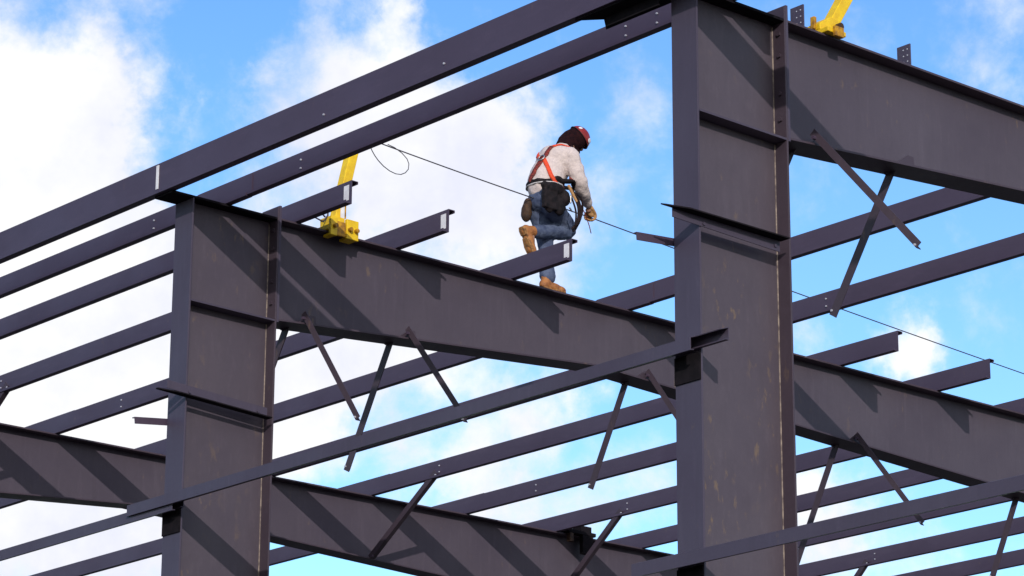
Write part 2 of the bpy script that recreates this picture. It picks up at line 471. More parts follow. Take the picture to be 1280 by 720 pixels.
# ------------------------------------------------------------------ wall girts
def girt(y0, y1, z, label, cope=0.0, bolts=(), dx=0.0, h=0.088):
    xo, xi = 14.308 + dx, X0 - 0.014 + dx * 0.4
    k = 0.042                                      # the girt rides up a little towards the columns
    full = thick_polyline([(xo + 0.03, z + .004), (xo, z), (xo, z + h), (xi, z + h + k), (xi, z + k), (xi - 0.028, z + k)], 0.006)
    part = thick_polyline([(xo + 0.05, z + h + k * .36), (xi, z + h + k), (xi, z + k), (xi - 0.028, z + k)], 0.006)
    m = MB().along_y(full, y0 + cope, y1)
    if cope: m.along_y(part, y0, y0 + cope - 0.0005)
    o = m.build('wall_girt', M['flange'], None, (xo, y0, z))
    tag(o, label, 'wall girt', 'wall girts bolted across the columns', 'thing')
    for yb in bolts:
        MB().hexbolt((xo - 0.008, yb, z + 0.05), (1, 0, 0), 0.012, 0.011).build('bolt', M['zinc'], o, (xo, yb, z + .05))
    return o
girt(14.06, 21.02, 5.976, 'long wall girt crossing both columns, with an open coped end', cope=0.24)
girt(6.6, 14.90, 4.478, 'lower wall girt crossing the larger column and running off past the blue sky')
girt(20.40, 28.3, 5.926, 'wall girt leading away from the smaller column against white cloud', dx=0.024)

# ------------------------------------------------------------------ flange braces
def angle_profile(a, t=0.006):
    return thick_polyline([(a, 0), (0, 0), (0, a)], t)
def brace(p0, p1, a, label, group, twist=1):
    p0, p1 = Vector(p0), Vector(p1)
    root = thing('flange_brace', p0, label, 'brace bar', group)
    d = (p1 - p0).normalized()
    MB().bar(p0 - d * 0.05, p1, angle_profile(a), (twist, 0.12, 0)).build('angle_bar', M['brace'], root, p0)
    MB().hexbolt(p0 + Vector((-0.012, -0.01, 0)), (1, 0.0, 0), 0.016, 0.03).build('bolt', M['purlin'], root, p0)
    MB().hexbolt(p1 - d * 0.03 + Vector((-0.004, -0.01, 0)), (1, 0.0, 0), 0.010, 0.016).build('bolt', M['zinc'], root, p1)
    return root
GH = 'loose brace bars hanging from the rafters'
GC = 'brace bars bolted up to the purlins'
hang = [
    (Y2, 15.80, -1, (15.82, 19.855, 6.858), 'slim brace bar hanging beside the smaller column, its foot behind another bar'),
    (Y2, 15.62, 1, (15.60, 21.10, 7.02), 'thick brace bar half hidden behind the smaller column'),
    (Y2, 16.98, -1, (17.02, 19.84, 7.06), 'slim brace bar hanging by the long girt, second from the smaller column'),
    (Y2, 16.80, 1, (16.78, 21.219, 6.84), 'thick brace bar hanging past the long girt, its cut foot showing below it'),
    (Y2, 19.98, -1, (20.04, 19.75, 7.06), 'slim brace bar running down behind the larger column'),
    (Y2, 19.74, 1, (19.717, 21.132, 7.15), 'thick brace bar hanging alone over the low purlins before the larger column'),
    (Y2, 22.95, -1, (22.96, 19.73, 7.06), 'slim brace bar crossing the lower wall girt, its foot showing below it'),
    (Y2, 22.72, 1, (22.69, 21.29, 6.74), 'thick brace bar dropping behind the lower wall girt to the larger column'),
    (Y2, 25.58, 1, (25.5, 20.98, 7.08), 'thick brace bar at the edge of the bottom corner, under the girt'),
    (Y1, 15.77, -1, (15.77, 13.50, 6.84), 'brace bar of the crossed pair that hangs with its free tip over blue sky'),
    (Y1, 16.70, 1, (16.715, 15.20, 6.93), 'brace bar of the crossed pair that leans down onto a purlin'),
    (Y1, 15.60, 1, (15.60, 15.10, 7.0), 'brace bar peeping out behind the larger column under its rafter'),
]
for yc, x, s, p1, lb in hang:
    a = 0.052 if s < 0 else 0.07
    if s < 0:      # near-side bars hang from the gusset, just outside the flange edge
        x -= 0.13
        brace((x, yc - FH - 0.012, zb(x) + 0.045), p1, a, lb, GH)
    else:
        brace((x, yc + s * 0.10, zb(x) - 0.004), p1, a, lb, GH)
for k, lb in ((3, 'brace bar under a purlin at the picture edge, bolted down to the lowest rafter'),
              (7, 'long brace bar standing in front of the lowest rafter, between smaller column and clamp'),
              (9, 'brace bar standing in front of the lowest rafter at the dark beam clamp'),
              (12, 'brace bar showing only its top below the lower wall girt')):
    x = PX[k] - 0.05
    brace((x, Y3 - 0.16, zb(x) + 0.03), (x, 26.86, zt(x) + 0.05), 0.062, lb, GC)

# ------------------------------------------------------------------ yellow lifeline posts
def stanchion(base, top, label, big):
    bx, by, bz = base
    root = thing('lifeline_post', base, label, 'safety post', 'yellow lifeline posts clamped to the rafters')
    B = Vector(base)
    up = (Vector(top) - B)
    d = up.normalized()
    start = B + d * 0.06
    prof = [(-0.046, -0.045), (0.046, -0.045), (0.046, 0.045), (-0.046, 0.045)]
    po = MB().bar(start, top, prof, (1, 0, 0)).build('post', M['yellow'], root, start, 0.006)
    prof2 = [(-0.047, -0.043), (0.047, -0.043), (0.047, 0.043), (-0.047, 0.043)]
    # clamp shoe that grips the flange
    if big:
        sh = MB()
        sh.box((bx - 0.16, by - 0.15, bz + 0.004), (bx + 0.15, by + 0.15, bz + 0.05))
        sh.box((bx - 0.075, by - 0.085, bz + 0.05), (bx + 0.075, by + 0.085, bz + 0.17))
        sh.build('clamp_shoe', M['yellow'], root, base, 0.006)
        for i, (xa, xb, h) in enumerate(((-0.16, -0.085, 0.11), (0.02, 0.155, 0.13))):
            j = MB().box((bx + xa, by - 0.185, bz - 0.055), (bx + xb, by - 0.1505, bz + h))
            j.box((bx + xa + 0.01, by - 0.150, bz - 0.055), (bx + xb - 0.01, by - 0.06, bz - 0.028))
            j.build('jaw', M['yellow'], root, base, 0.006)
        MB().box((bx - 0.085, by - 0.178, bz - 0.045), (bx + 0.015, by - 0.1505, bz + 0.09)).build('jaw', M['orange_rust'], root, base, 0.005)
        for x in (-0.12, 0.05, 0.12):
            MB().cyl((bx + x, by - 0.19, bz + 0.03), (0, 1, 0), 0.02, 0.06, 10).build('clamp_screw', M['orange_rust'], root, base)
    else:
        sh = MB()
        sh.box((bx - 0.10, by - 0.15, bz + 0.002), (bx + 0.10, by + 0.12, bz + 0.04))
        sh.prism([(-0.10, 0.04), (0.08, 0.04), (0.13, 0.16), (0.02, 0.17), (-0.10, 0.09)], lambda u, v, w: (bx + u, w, bz + v), by - 0.07, by + 0.07)
        sh.build('clamp_shoe', M['yellow'], root, base, 0.006)
        MB().box((bx - 0.05, by - 0.18, bz - 0.03), (bx + 0.045, by - 0.1505, bz + 0.05)).build('jaw', M['orange_rust'], root, base, 0.005)
        MB().cyl((bx + 0.09, by - 0.09, bz + 0.10), (0, 1, 0), 0.028, 0.05, 10).build('clamp_screw', M['leather'], root, base)
    if big:
        # screw handle loop on the far side of the shoe
        MB().tube([(bx - 0.10, by - 0.02, bz + 0.16), (bx - 0.17, by - 0.02, bz + 0.20), (bx - 0.22, by - 0.02, bz + 0.13), (bx - 0.12, by - 0.02, bz + 0.11), (bx - 0.07, by - 0.02, bz + 0.18), (bx - 0.07, by - 0.02, bz + 0.27)], 0.008, 6).build('handle', M['brace'], root, base)
        lp = B + d * 0.27
        MB().box((lp.x - 0.012, lp.y - 0.0525, lp.z - 0.09), (lp.x + 0.032, lp.y - 0.0475, lp.z + 0.10)).build('label_plate', M['tag'], root, lp)
        MB().box((lp.x + 0.034, lp.y - 0.052, lp.z - 0.08), (lp.x + 0.050, lp.y - 0.0475, lp.z + 0.10)).build('label_plate', M['orange_rust'], root, lp)
        MB().tube([Vector(top) + Vector((-0.05, 0, -0.03)), Vector(top) + Vector((0.03, 0, 0.03)), Vector(top) + Vector((0.11, 0, 0.0)), Vector(top) + Vector((0.08, 0, -0.05))], 0.012, 8).build('cable_eye', M['metal'], root, top)
    else:
        MB().box((bx - 0.12, by - 0.03, bz + 0.05), (bx - 0.09, by + 0.01, bz + 0.15)).build('lever', M['orange_rust'], root, base, 0.004)
    return root
stanchion((16.06, Y2 - 0.01, zt(16.06)), (16.29, Y2 - 0.01, 9.70), 'yellow lifeline post clamped to the rafter behind a tagged purlin end', True)
stanchion((15.88, Y1 - 0.03, zt(15.88)), (16.50, Y1 - 0.03, 9.70), 'yellow lifeline post leaning out of the top of the picture above the larger column', False)

# dark beam clamp on the lowest rafter
bc = thing('beam_clamp', (26.0, Y3 - 0.1, zt(26.0)), 'small dark beam clamp gripping the top flange of the lowest rafter', 'clamp')
zc = zt(26.0)
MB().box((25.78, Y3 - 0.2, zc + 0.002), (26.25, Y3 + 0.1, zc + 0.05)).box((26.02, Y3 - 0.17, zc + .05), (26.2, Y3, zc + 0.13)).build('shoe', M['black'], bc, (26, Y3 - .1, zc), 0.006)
MB().box((25.8, Y3 - 0.2, zc - 0.11), (25.86, Y3 - 0.135, zc)).build('jaw', M['leather'], bc, (25.8, Y3 - .1, zc), 0.004)
MB().box((26.02, Y3 - 0.2, zc - 0.24), (26.2, Y3 - 0.135, zc)).build('jaw', M['black'], bc, (26.1, Y3 - .1, zc), 0.004)

# ------------------------------------------------------------------ lifeline
def sag(p, q, n, s):
    p, q = Vector(p), Vector(q)
    return [p.lerp(q, i / n) - Vector((0, 0, s * 4 * (i / n) * (1 - i / n))) for i in range(n + 1)]
HAND = Vector((19.215, 20.56, 9.652))
pts = sag((16.40, Y2, 9.775), HAND, 14, 0.012) + sag(HAND, (30.5, Y2, 9.18), 26, 0.035)[1:]
o = MB().tube(pts, 0.0058, 6).build('lifeline', M['cable'], None, (16.4, Y2, 9.77), 0, True)
tag(o, 'thin dark lifeline wire held by the worker above the rafter', 'cable', None, 'thing')
lp = [(16.672, 9.765), (16.75, 9.752), (16.835, 9.718), (16.893, 9.675), (16.913, 9.63), (16.905, 9.575), (16.867, 9.530), (16.81, 9.498), (16.745, 9.488), (16.67, 9.497), (16.593, 9.524), (16.53, 9.56), (16.488, 9.592), (16.45, 9.63), (16.42, 9.67), (16.39, 9.74), (16.36, 9.79)]
o = MB().tube([(x, Y2 - 0.02 - 0.004 * i, z) for i, (x, z) in enumerate(lp)], 0.0045, 6).build('cable_tail', M['cable'], None, (16.6, Y2, 9.6), 0, True)
tag(o, 'loose loop of wire hanging from the lifeline end by the yellow post', 'cable', None, 'thing')

# ------------------------------------------------------------------ the worker
def V(*a): return Vector(a)
def ellipsoid(mb, c, axes, radii, sub=3):
    """axes: three orthonormal vectors"""
    m3 = Matrix([Vector(a) * r for a, r in zip(axes, radii)]).transposed()
    m4 = m3.to_4x4(); m4.translation = Vector(c)
    bmesh.ops.create_icosphere(mb.bm, subdivisions=sub, radius=1.0, matrix=m4)
AX = (V(1, 0, 0), V(0, 1, 0), V(0, 0, 1))

def limb(mb, pts, radii, n=14, steps=5):
    """smooth tapered tube with round ends through joints (Catmull-Rom)"""
    P = [Vector(p) for p in pts]
    Q = [P[0] * 2 - P[1]] + P + [P[-1] * 2 - P[-2]]
    out, rr = [], []
    for i in range(1, len(Q) - 2):
        for k in range(steps):
            t = k / steps
            a, b, c, d = Q[i - 1], Q[i], Q[i + 1], Q[i + 2]
            out.append(0.5 * ((2 * b) + (c - a) * t + (2 * a - 5 * b + 4 * c - d) * t * t + (3 * b - a - 3 * c + d) * t ** 3))
            rr.append(radii[i - 1] * (1 - t) + radii[i] * t)
    out.append(P[-1]); rr.append(radii[-1])
    mb.tube(out, rr, n)
    for p, r in ((P[0], radii[0]), (P[-1], radii[-1])):
        ellipsoid(mb, p, AX, (r * .97,) * 3, 2)

def fused(mb, name, mat, parent, voxel, smooth=4, origin=(0, 0, 0), lump=0.0):
    """weld overlapping limbs into one continuous skin"""
    ob = mb.build('tmp', mat, None, origin)
    md = ob.modifiers.new('r', 'REMESH'); md.mode = 'VOXEL'; md.voxel_size = voxel
    if smooth:
        ms = ob.modifiers.new('s', 'SMOOTH'); ms.factor = 0.5; ms.iterations = smooth
    if lump:
        tx = bpy.data.textures.new(name + '_folds', 'CLOUDS'); tx.noise_scale = 0.085; tx.noise_depth = 3
        mdp = ob.modifiers.new('d', 'DISPLACE'); mdp.texture = tx; mdp.strength = lump; mdp.mid_level = 0.5; mdp.texture_coords = 'LOCAL'
    bpy.context.view_layer.update()
    dg = bpy.context.evaluated_depsgraph_get()
    me = bpy.data.meshes.new_from_object(ob.evaluated_get(dg))
    me.name = name
    loc = ob.location.copy()
    bpy.data.objects.remove(ob)
    for p in me.polygons: p.use_smooth = True
    if not me.materials: me.materials.append(mat)
    o = bpy.data.objects.new(name, me)
    COL.objects.link(o)
    if parent is not None:
        o.parent = parent
        o.location = loc - world_loc(parent)
    else:
        o.location = loc
    return o

FT = zt(18.7)
PEL, WST, CH, NK, HD = V(18.632, 20.564, 9.70), V(18.655, 20.564, 9.87), V(18.765, 20.564, 10.09), V(18.885, 20.56, 10.26), V(19.035, 20.555, 10.405)
RS, RE, RW = V(18.80, 20.385, 10.135), V(18.895, 20.355, 9.875), V(19.115, 20.485, 9.755)
LS, LE, LW, LH = V(18.86, 20.735, 10.16), V(18.92, 20.815, 9.92), V(18.99, 20.80, 9.70), V(19.0, 20.79, 9.60)
RHIP, RKN, RAN = V(18.615, 20.47, 9.63), V(18.985, 20.61, 9.468), V(18.485, 20.53, 9.325)
LHIP, LKN, LAN = V(18.64, 20.66, 9.63), V(18.715, 20.64, 9.26), V(18.635, 20.525, FT + 0.13)
CROWN = V(0.68, -.36, 0.62).normalized(); SIDE = V(0.34, 1, 0.09); SIDE = (SIDE - CROWN * SIDE.dot(CROWN)).normalized(); FACE = SIDE.cross(CROWN)
BASE = V(18.7, 20.53, FT)

b_ = MB()
limb(b_, [PEL, WST, CH, NK + V(-.02, 0, -.04)], [.125, .12, .125, .09])
limb(b_, [NK, HD + V(-.03, 0, -.03)], [.058, .058])
ellipsoid(b_, HD, (FACE, SIDE, CROWN), (.098, .078, .122))
ellipsoid(b_, HD + FACE * .075 - CROWN * .05, (FACE, SIDE, CROWN), (.03, .045, .05), 2)      # jaw and chin
ellipsoid(b_, HD + FACE * .104 - CROWN * .012, (FACE, SIDE, CROWN), (.022, .015, .026), 2)    # nose
for s in (-1, 1):
    ellipsoid(b_, HD + SIDE * (.08 * s) - CROWN * .005, (FACE, SIDE, CROWN), (.022, .01, .034), 2)   # ears
limb(b_, [RS, RE, RW], [.055, .045, .03]); limb(b_, [LS, LE, LW], [.055, .045, .03])
limb(b_, [NK - V(.03, 0, .04), RS], [.07, .055]); limb(b_, [NK - V(.03, 0, .04), LS], [.07, .055])
limb(b_, [RHIP, RKN, RAN], [.085, .058, .042]); limb(b_, [LHIP, LKN, LAN], [.085, .058, .042])
ellipsoid(b_, LAN + V(.07, 0, -.07), AX, (.11, .035, .032)); ellipsoid(b_, RAN + V(-.055, 0, -.10), AX, (.035, .035, .11))
ellipsoid(b_, RW.lerp(HAND, .5), AX, (.035, .03, .03), 2); ellipsoid(b_, LH, AX, (.03, .02, .05), 2)
person = fused(b_, 'person', M['skin'], None, .010, 2, BASE)
tag(person, 'worker in pale sweatshirt, jeans, orange harness and red hard hat stepping along the rafter with one hand on the lifeline', 'person', None, 'thing')
person['label'] = 'worker in pale sweatshirt and red hard hat stepping along the rafter, holding the lifeline'
for s in (-1, 1):
    e_ = MB(); ellipsoid(e_, HD + FACE * .088 + SIDE * (.032 * s) + CROWN * .022, (FACE, SIDE, CROWN), (.012, .014, .010), 2)
    e_.build('eye', M['tag'], person, HD, 0, True)
m_ = MB(); ellipsoid(m_, HD + FACE * .103 - CROWN * .057, (FACE, SIDE, CROWN), (.006, .024, .006), 2)
m_.build('mouth', M['pad'], person, HD, 0, True)

# sweatshirt
s_ = MB()
limb(s_, [PEL + V(.0, 0, .10), WST + V(0, 0, .04), CH, NK + V(-.03, 0, -.05)], [.175, .172, .170, .115], 20)
ellipsoid(s_, CH + V(-.01, 0, .02), AX, (.165, .205, .17))
ellipsoid(s_, WST + V(-.005, 0, 0.02), AX, (.165, .195, .14))
limb(s_, [NK - V(.06, 0, .06), RS], [.10, .085]); limb(s_, [NK - V(.06, 0, .06), LS], [.10, .085])
limb(s_, [RS, RE, RW], [.088, .076, .050], 16); limb(s_, [LS, LE, LW], [.088, .076, .050], 16)
ellipsoid(s_, NK + V(-.035, 0, .0), AX, (.085, .09, .06))
shirt = fused(s_, 'sweatshirt', M['shirt'], person, .011, 5, BASE, .026)
c_ = MB(); limb(c_, [RW - (RW - RE).normalized() * .035, RW + (RW - RE).normalized() * .006], [.053, .050], 14)
fused(c_, 'cuff', M['shirt'], person, .008, 2, BASE)

# jeans
j_ = MB()
ellipsoid(j_, PEL + V(0, 0, -.01), AX, (.150, .190, .15))
limb(j_, [RHIP, RHIP.lerp(RKN, .5) + V(0, 0, .01), RKN, RKN.lerp(RAN, .45), RAN + V(-.012, 0, .0)], [.115, .096, .074, .076, .062], 16)
limb(j_, [LHIP, LHIP.lerp(LKN, .5), LKN, LKN.lerp(LAN, .5), LAN + V(0, 0, .015)], [.112, .090, .074, .070, .078], 16)
fused(j_, 'jeans', M['denim'], person, .011, 4, BASE, .028)
h_ = MB(); ellipsoid(h_, PEL + V(-.002, 0, .115), AX, (.182, .198, .026))
fused(h_, 'shirt_hem', M['hem'], person, .010, 2, BASE, .012)

# boots
def boot(heel, toe, ankle, shaft_top, soln):
    """heel/toe: centre line at sole level; soln: direction the sole faces"""
    d = (toe - heel).normalized(); sd = soln.cross(d).normalized()
    L = (toe - heel).length
    m = MB()
    up = -soln
    ellipsoid(m, heel + d * .055 + up * .055, (d, sd, up), (.060, .044, .062))
    ellipsoid(m, heel + d * (L * .52) + up * .048, (d, sd, up), (.105, .047, .050))
    ellipsoid(m, toe - d * .065 + up * .036, (d, sd, up), (.070, .052, .044))
    limb(m, [heel + d * .075 + up * .07, ankle, shaft_top], [.050, .052, .056])
    o = fused(m, 'boot', M['boot'], person, .009, 3, BASE, .006)
    # sole: outline in the sole plane with a waist, plus a heel block
    def P(u, v, w): return tuple(heel + d * u + sd * v + up * w)
    out = [(0.0, -.030), (.04, -.043), (.12, -.036), (L - .10, -.053), (L - .03, -.042), (L + .004, -.012), (L + .004, .014), (L - .03, .044), (L - .10, .050), (.12, .034), (.04, .043), (.0, .030)]
    k = MB(); k.prism(out, P, 0.012, 0.030)
    k.prism([(u, v * .98) for u, v in [(0.004, -.030), (.04, -.042), (.088, -.038), (.088, .036), (.04, .042), (.004, .030)]], P, 0.0, 0.0118)
    k.prism([(.115, -.034), (L - .10, -.050), (L - .03, -.040), (L - .03, .042), (L - .10, .048), (.115, .032)], P, 0.0, 0.0118)
    k.build('sole', M['sole'], o, BASE, .003)
    return o
boot(V(18.535, 20.52, FT + .002), V(18.840, 20.505, FT + .002), LAN + V(-.02, 0, 0.0), LAN + V(-.01, 0, .05), V(0, 0, -1))
dn = V(.46, 0, -.888).normalized()
HL = V(18.290, 20.53, 9.335)
boot(HL, HL + dn * .30, V(18.405, 20.53, 9.318), V(18.455, 20.53, 9.323), V(-.888, 0, -.46).normalized())

# gloves
def glove(wr, knuck, bases, curls, thumb, fill=()):
    m = MB()
    limb(m, [wr - (knuck - wr).normalized() * .03, wr], [.046, .036], 12)
    for bpt in bases:
        limb(m, [wr.lerp(knuck, .25), bpt], [.022, .016], 10)
    ellipsoid(m, wr.lerp(knuck, .55), AX, (.040, .028, .032), 2)
    for bpt, c in zip(bases, curls):
        limb(m, [bpt] + c, [.0145, .0135, .0125, .0115, .0105][:len(c) + 1], 10, 4)
    for fc, fr in fill: ellipsoid(m, fc, AX, fr, 2)
    limb(m, thumb, [.018, .016, .0135, .012][:len(thumb)], 10, 4)
    return fused(m, 'glove', M['glove'], person, .0055, 2, BASE)
bases, curls = [], []
for i in range(4):
    q = HAND + V(-.034 + .0235 * i, 0, 0)
    l_ = (1.0, 1.08, 1.04, .86)[i]
    bases.append(q + V(0, -.022, .046))
    curls.append([q + V(.002, .014 * l_, .040), q + V(.003, .034 * l_, .010), q + V(.002, .022 * l_, -.022 * l_), q + V(0, -.004, -.028 * l_)])
glove(RW + V(.006, .004, -.006), HAND + V(0, -.03, .055), bases, curls,
      [RW.lerp(HAND, .45) + V(.03, -.02, .01), HAND + V(.035, -.040, .030), HAND + V(.040, -.036, -.006), HAND + V(.022, -.022, -.030)],
      [(HAND + V(0, -.024, .028), (.046, .022, .034)), (HAND + V(-.02, -.03, .05), (.05, .026, .03))])
bases, curls = [], []
for i in range(4):
    q = LH + V(.03 - .022 * i, 0, 0)
    l_ = (.9, 1.0, .96, .8)[i]
    bases.append(q + V(0, 0, -.01))
    curls.append([q + V(.002, -.006, -.045 * l_), q + V(.0, -.022, -.072 * l_), q + V(0, -.040, -.080 * l_)])
glove(LW, LH, bases, curls, [LW.lerp(LH, .5) + V(.035, -.015, 0), LH + V(.055, -.030, -.015), LH + V(.052, -.042, -.045)])

# hood, hard hat
hm = MB()
ellipsoid(hm, HD - FACE * .006, (FACE, SIDE, CROWN), (.116, .106, .130), 4)
bmesh.ops.delete(hm.bm, geom=[f for f in hm.bm.faces if (f.calc_center_median() - HD).normalized().dot((FACE + CROWN * .12).normalized()) > .90], context='FACES')
hood = hm.build('hood', M['hood'], person, HD, 0, True)
sm = hood.modifiers.new('thick', 'SOLIDIFY'); sm.thickness = .008
n_ = MB()
limb(n_, [HD - FACE * .055 - CROWN * .03, HD - FACE * .04 - CROWN * .10, NK + V(-.01, 0, .02)], [.075, .082, .088], 16)
ellipsoid(n_, HD + FACE * .035 - CROWN * .115, (FACE, SIDE, CROWN), (.085, .080, .05))
ellipsoid(n_, HD + FACE * .098 - CROWN * .085, (FACE, SIDE, CROWN), (.040, .062, .050), 2)
ellipsoid(n_, HD - CROWN * .065 - FACE * .01, (FACE, SIDE, CROWN), (.105, .104, .075))
fused(n_, 'neck_gaiter', M['hood'], person, .010, 3, BASE, .016)
HC = HD + CROWN * .024
hat = MB()
ellipsoid(hat, HC, (FACE, SIDE, CROWN), (.126, .108, .116), 4)
bmesh.ops.bisect_plane(hat.bm, geom=hat.bm.verts[:] + hat.bm.edges[:] + hat.bm.faces[:], plane_co=HC + CROWN * .012, plane_no=-CROWN, clear_outer=True)
helmet = hat.build('hard_hat', M['helmet'], person, HD, 0, True)
sm = helmet.modifiers.new('thick', 'SOLIDIFY'); sm.thickness = .004
ri = MB()
ring = [HC + CROWN * .012 + FACE * (.127 * math.cos(a)) + SIDE * (.109 * math.sin(a)) for a in [i * 2 * PI / 28 for i in range(29)]]
ri.tube(ring, .0045, 8)
ri.build('brim', M['dark'], helmet, HD, 0, True)
for f_, s2, c2, r_ in ((.62, -.62, .46, .034), (-.55, -.70, .42, .022)):
    q = V(f_, s2, c2).normalized()
    p_ = HC + FACE * (q.x * .128) + SIDE * (q.y * .110) + CROWN * (q.z * .118)
    nrm = (FACE * (q.x / .134) + SIDE * (q.y / .114) + CROWN * (q.z / .124)).normalized()
    t1 = nrm.cross(V(0, 0, 1)).normalized(); t2 = nrm.cross(t1)
    st = MB(); ellipsoid(st, p_, (t1, t2, nrm), (r_, r_ * .75, .004), 2)
    st.build('sticker', M['tag'], helmet, HD, 0, True)

# harness: webbing laid on the sweatshirt
bpy.context.view_layer.update()
wm = Matrix.Translation(world_loc(shirt))
tree = BVHTree.FromPolygons([wm @ v.co for v in shirt.data.vertices], [p.vertices[:] for p in shirt.data.polygons])
def on_shirt(p):
    q, n, _, _ = tree.find_nearest(Vector(p))
    return q, n
BACK = V(-.55, -.75, .2).normalized()
def strap(name, guide, width, mat, lift=.006, n=22):
    """guide: points just outside the sweatshirt; they are dropped onto it"""
    P = [Vector(g) for g in guide]
    seg = []
    tot = sum((a - b).length for a, b in zip(P, P[1:]))
    for a, b in zip(P, P[1:]):
        k = max(2, int(n * (a - b).length / tot))
        seg += [a.lerp(b, i / k) for i in range(k)]
    seg.append(P[-1])
    pts = []
    for s in seg:
        q, nr = on_shirt(s)
        pts.append((q, nr))
    for _ in range(2):
        pts = [pts[0]] + [((a[0] + b[0] * 2 + c[0]) / 4, (a[1] + b[1] + c[1]).normalized()) for a, b, c in zip(pts, pts[1:], pts[2:])] + [pts[-1]]
    m = MB(); rows = []
    for i, (q, nr) in enumerate(pts):
        d = (pts[min(i + 1, len(pts) - 1)][0] - pts[max(i - 1, 0)][0]).normalized()
        sd = d.cross(nr).normalized()
        rows.append([m.bm.verts.new(q + nr * (lift + h) + sd * (w * width / 2)) for w, h in ((-1, -.004), (-1, .004), (0, .007), (1, .004), (1, -.004))])
    for A, B in zip(rows, rows[1:]):
        for k in range(4):
            m.bm.faces.new((A[k], A[k + 1], B[k + 1], B[k]))
        m.bm.faces.new((A[4], A[0], B[0], B[4]))
    m.bm.faces.new(rows[0]); m.bm.faces.new(rows[-1][::-1])
    return m.build(name, mat, person, BASE, 0, True)
DR = V(18.53, 20.50, 10.04)        # D-ring between the shoulder blades
def cast(p):
    d = V(*p)
    h = tree.ray_cast(Vector((0, 0, 0)), d.normalized())
    return h[0] if h[0] is not None else on_shirt(p)[0]
sp = [cast(p) for p in ((18.754, 20.414, 10.262), (18.588, 20.414, 10.178), (18.465, 20.414, 10.026), (18.352, 20.414, 9.845), (18.265, 20.414, 9.68))]
strap('harness_strap', [sp[0], sp[1]], .038, M['strap'])
strap('harness_pad', [sp[1], sp[2]], .050, M['pad'], .010)
strap('harness_strap', [sp[2], sp[3], V(18.44, 20.60, 9.84)], .050, M['pad'])
so_ = [cast(p) for p in ((18.485, 20.414, 10.031), (18.568, 20.414, 9.897), (18.665, 20.414, 9.755))]
strap('harness_strap', so_, .040, M['strap'], .009)
strap('harness_strap', [cast(p) for p in ((18.83, 20.40, 9.92), (18.78, 20.40, 9.82), (18.76, 20.40, 9.72))], .05, M['pad'])
strap('harness_strap', [sp[2], sp[2] + V(.02, .16, .10), V(18.74, 20.80, 10.30), V(18.95, 20.72, 10.2), V(18.97, 20.62, 9.95)], .045, M['strap'])
strap('harness_strap', [sp[0], V(18.95, 20.44, 10.25), V(19.0, 20.45, 10.05), V(18.95, 20.47, 9.85)], .045, M['strap'])
q_, n_r = on_shirt(sp[2])
dm = MB(); t1 = n_r.cross(V(0, 0, 1)).normalized(); t2 = n_r.cross(t1)
dm.tube([q_ + n_r * .02 + t1 * (.034 * math.cos(a)) + t2 * (.034 * math.sin(a)) for a in [i * 2 * PI / 16 for i in range(17)]], .007, 8)
dm.build('d_ring', M['metal'], person, BASE, 0, True)

# tool belt with pouches
def ring_pts(c, rx, ry, n=40): return [V(c.x + rx * math.cos(a), c.y + ry * math.sin(a), c.z) for a in [i * 2 * PI / n for i in range(n + 1)]]
belt = strap('tool_belt', ring_pts(PEL + V(0, 0, .130), .26, .27), .048, M['belt'], .004, 48)
pm = MB()
ellipsoid(pm, V(18.52, 20.385, 9.61), AX, (.080, .04, .115)); ellipsoid(pm, V(18.57, 20.38, 9.75), AX, (.15, .045, .062))
ellipsoid(pm, V(18.65, 20.385, 9.60), AX, (.078, .045, .105)); ellipsoid(pm, V(18.72, 20.38, 9.68), AX, (.06, .055, .08))
pm.box((18.44, 20.35, 9.53), (18.60, 20.41, 9.72))
fused(pm, 'tool_pouch', M['belt'], person, .010, 3, BASE, .03)
pm = MB(); ellipsoid(pm, V(18.475, 20.65, 9.555), AX, (.045, .06, .10)); ellipsoid(pm, V(18.485, 20.64, 9.64), AX, (.04, .045, .06))
fused(pm, 'tool_pouch', M['leather'], person, .009, 3, BASE, .02)
for a, b2, r_, mt in ((V(18.72, 20.32, 9.79), V(18.80, 20.30, 9.65), .017, 'glove'), (V(18.74, 20.315, 9.70), V(18.735, 20.31, 9.62), .010, 'metal'), (V(18.72, 20.31, 9.57), V(18.76, 20.315, 9.54), .010, 'metal')):
    tm = MB(); limb(tm, [a, b2], [r_, r_ * .8], 10)
    fused(tm, 'hand_tool', M[mt], person, .006, 1, BASE)
for pts_, r_ in (([V(18.80, 20.36, 9.78), V(18.89, 20.36, 9.68), V(18.93, 20.38, 9.55), V(18.90, 20.42, 9.43), V(18.85, 20.40, 9.39)], .012),
                 ([V(18.78, 20.34, 9.75), V(18.86, 20.34, 9.62), V(18.87, 20.36, 9.48), V(18.82, 20.38, 9.40)], .012),
                 ([V(18.84, 20.36, 9.76), V(18.93, 20.37, 9.72), V(18.97, 20.40, 9.62), V(18.96, 20.44, 9.50)], .010),
                 ([V(18.76, 20.33, 9.70), V(18.82, 20.33, 9.56), V(18.84, 20.36, 9.42)], .009)):
    tm = MB(); limb(tm, pts_, [r_] * len(pts_), 8, 6)
    tm.build('lanyard', M['dark'], person, BASE, 0, True)
tm = MB(); tm.tube([V(18.93, 20.40, 9.70), V(19.03, 20.42, 9.60), V(19.10, 20.44, 9.50), V(19.13, 20.45, 9.44)], .005, 6)
tm.build('rope_tail', M['pad'], person, BASE, 0, True)


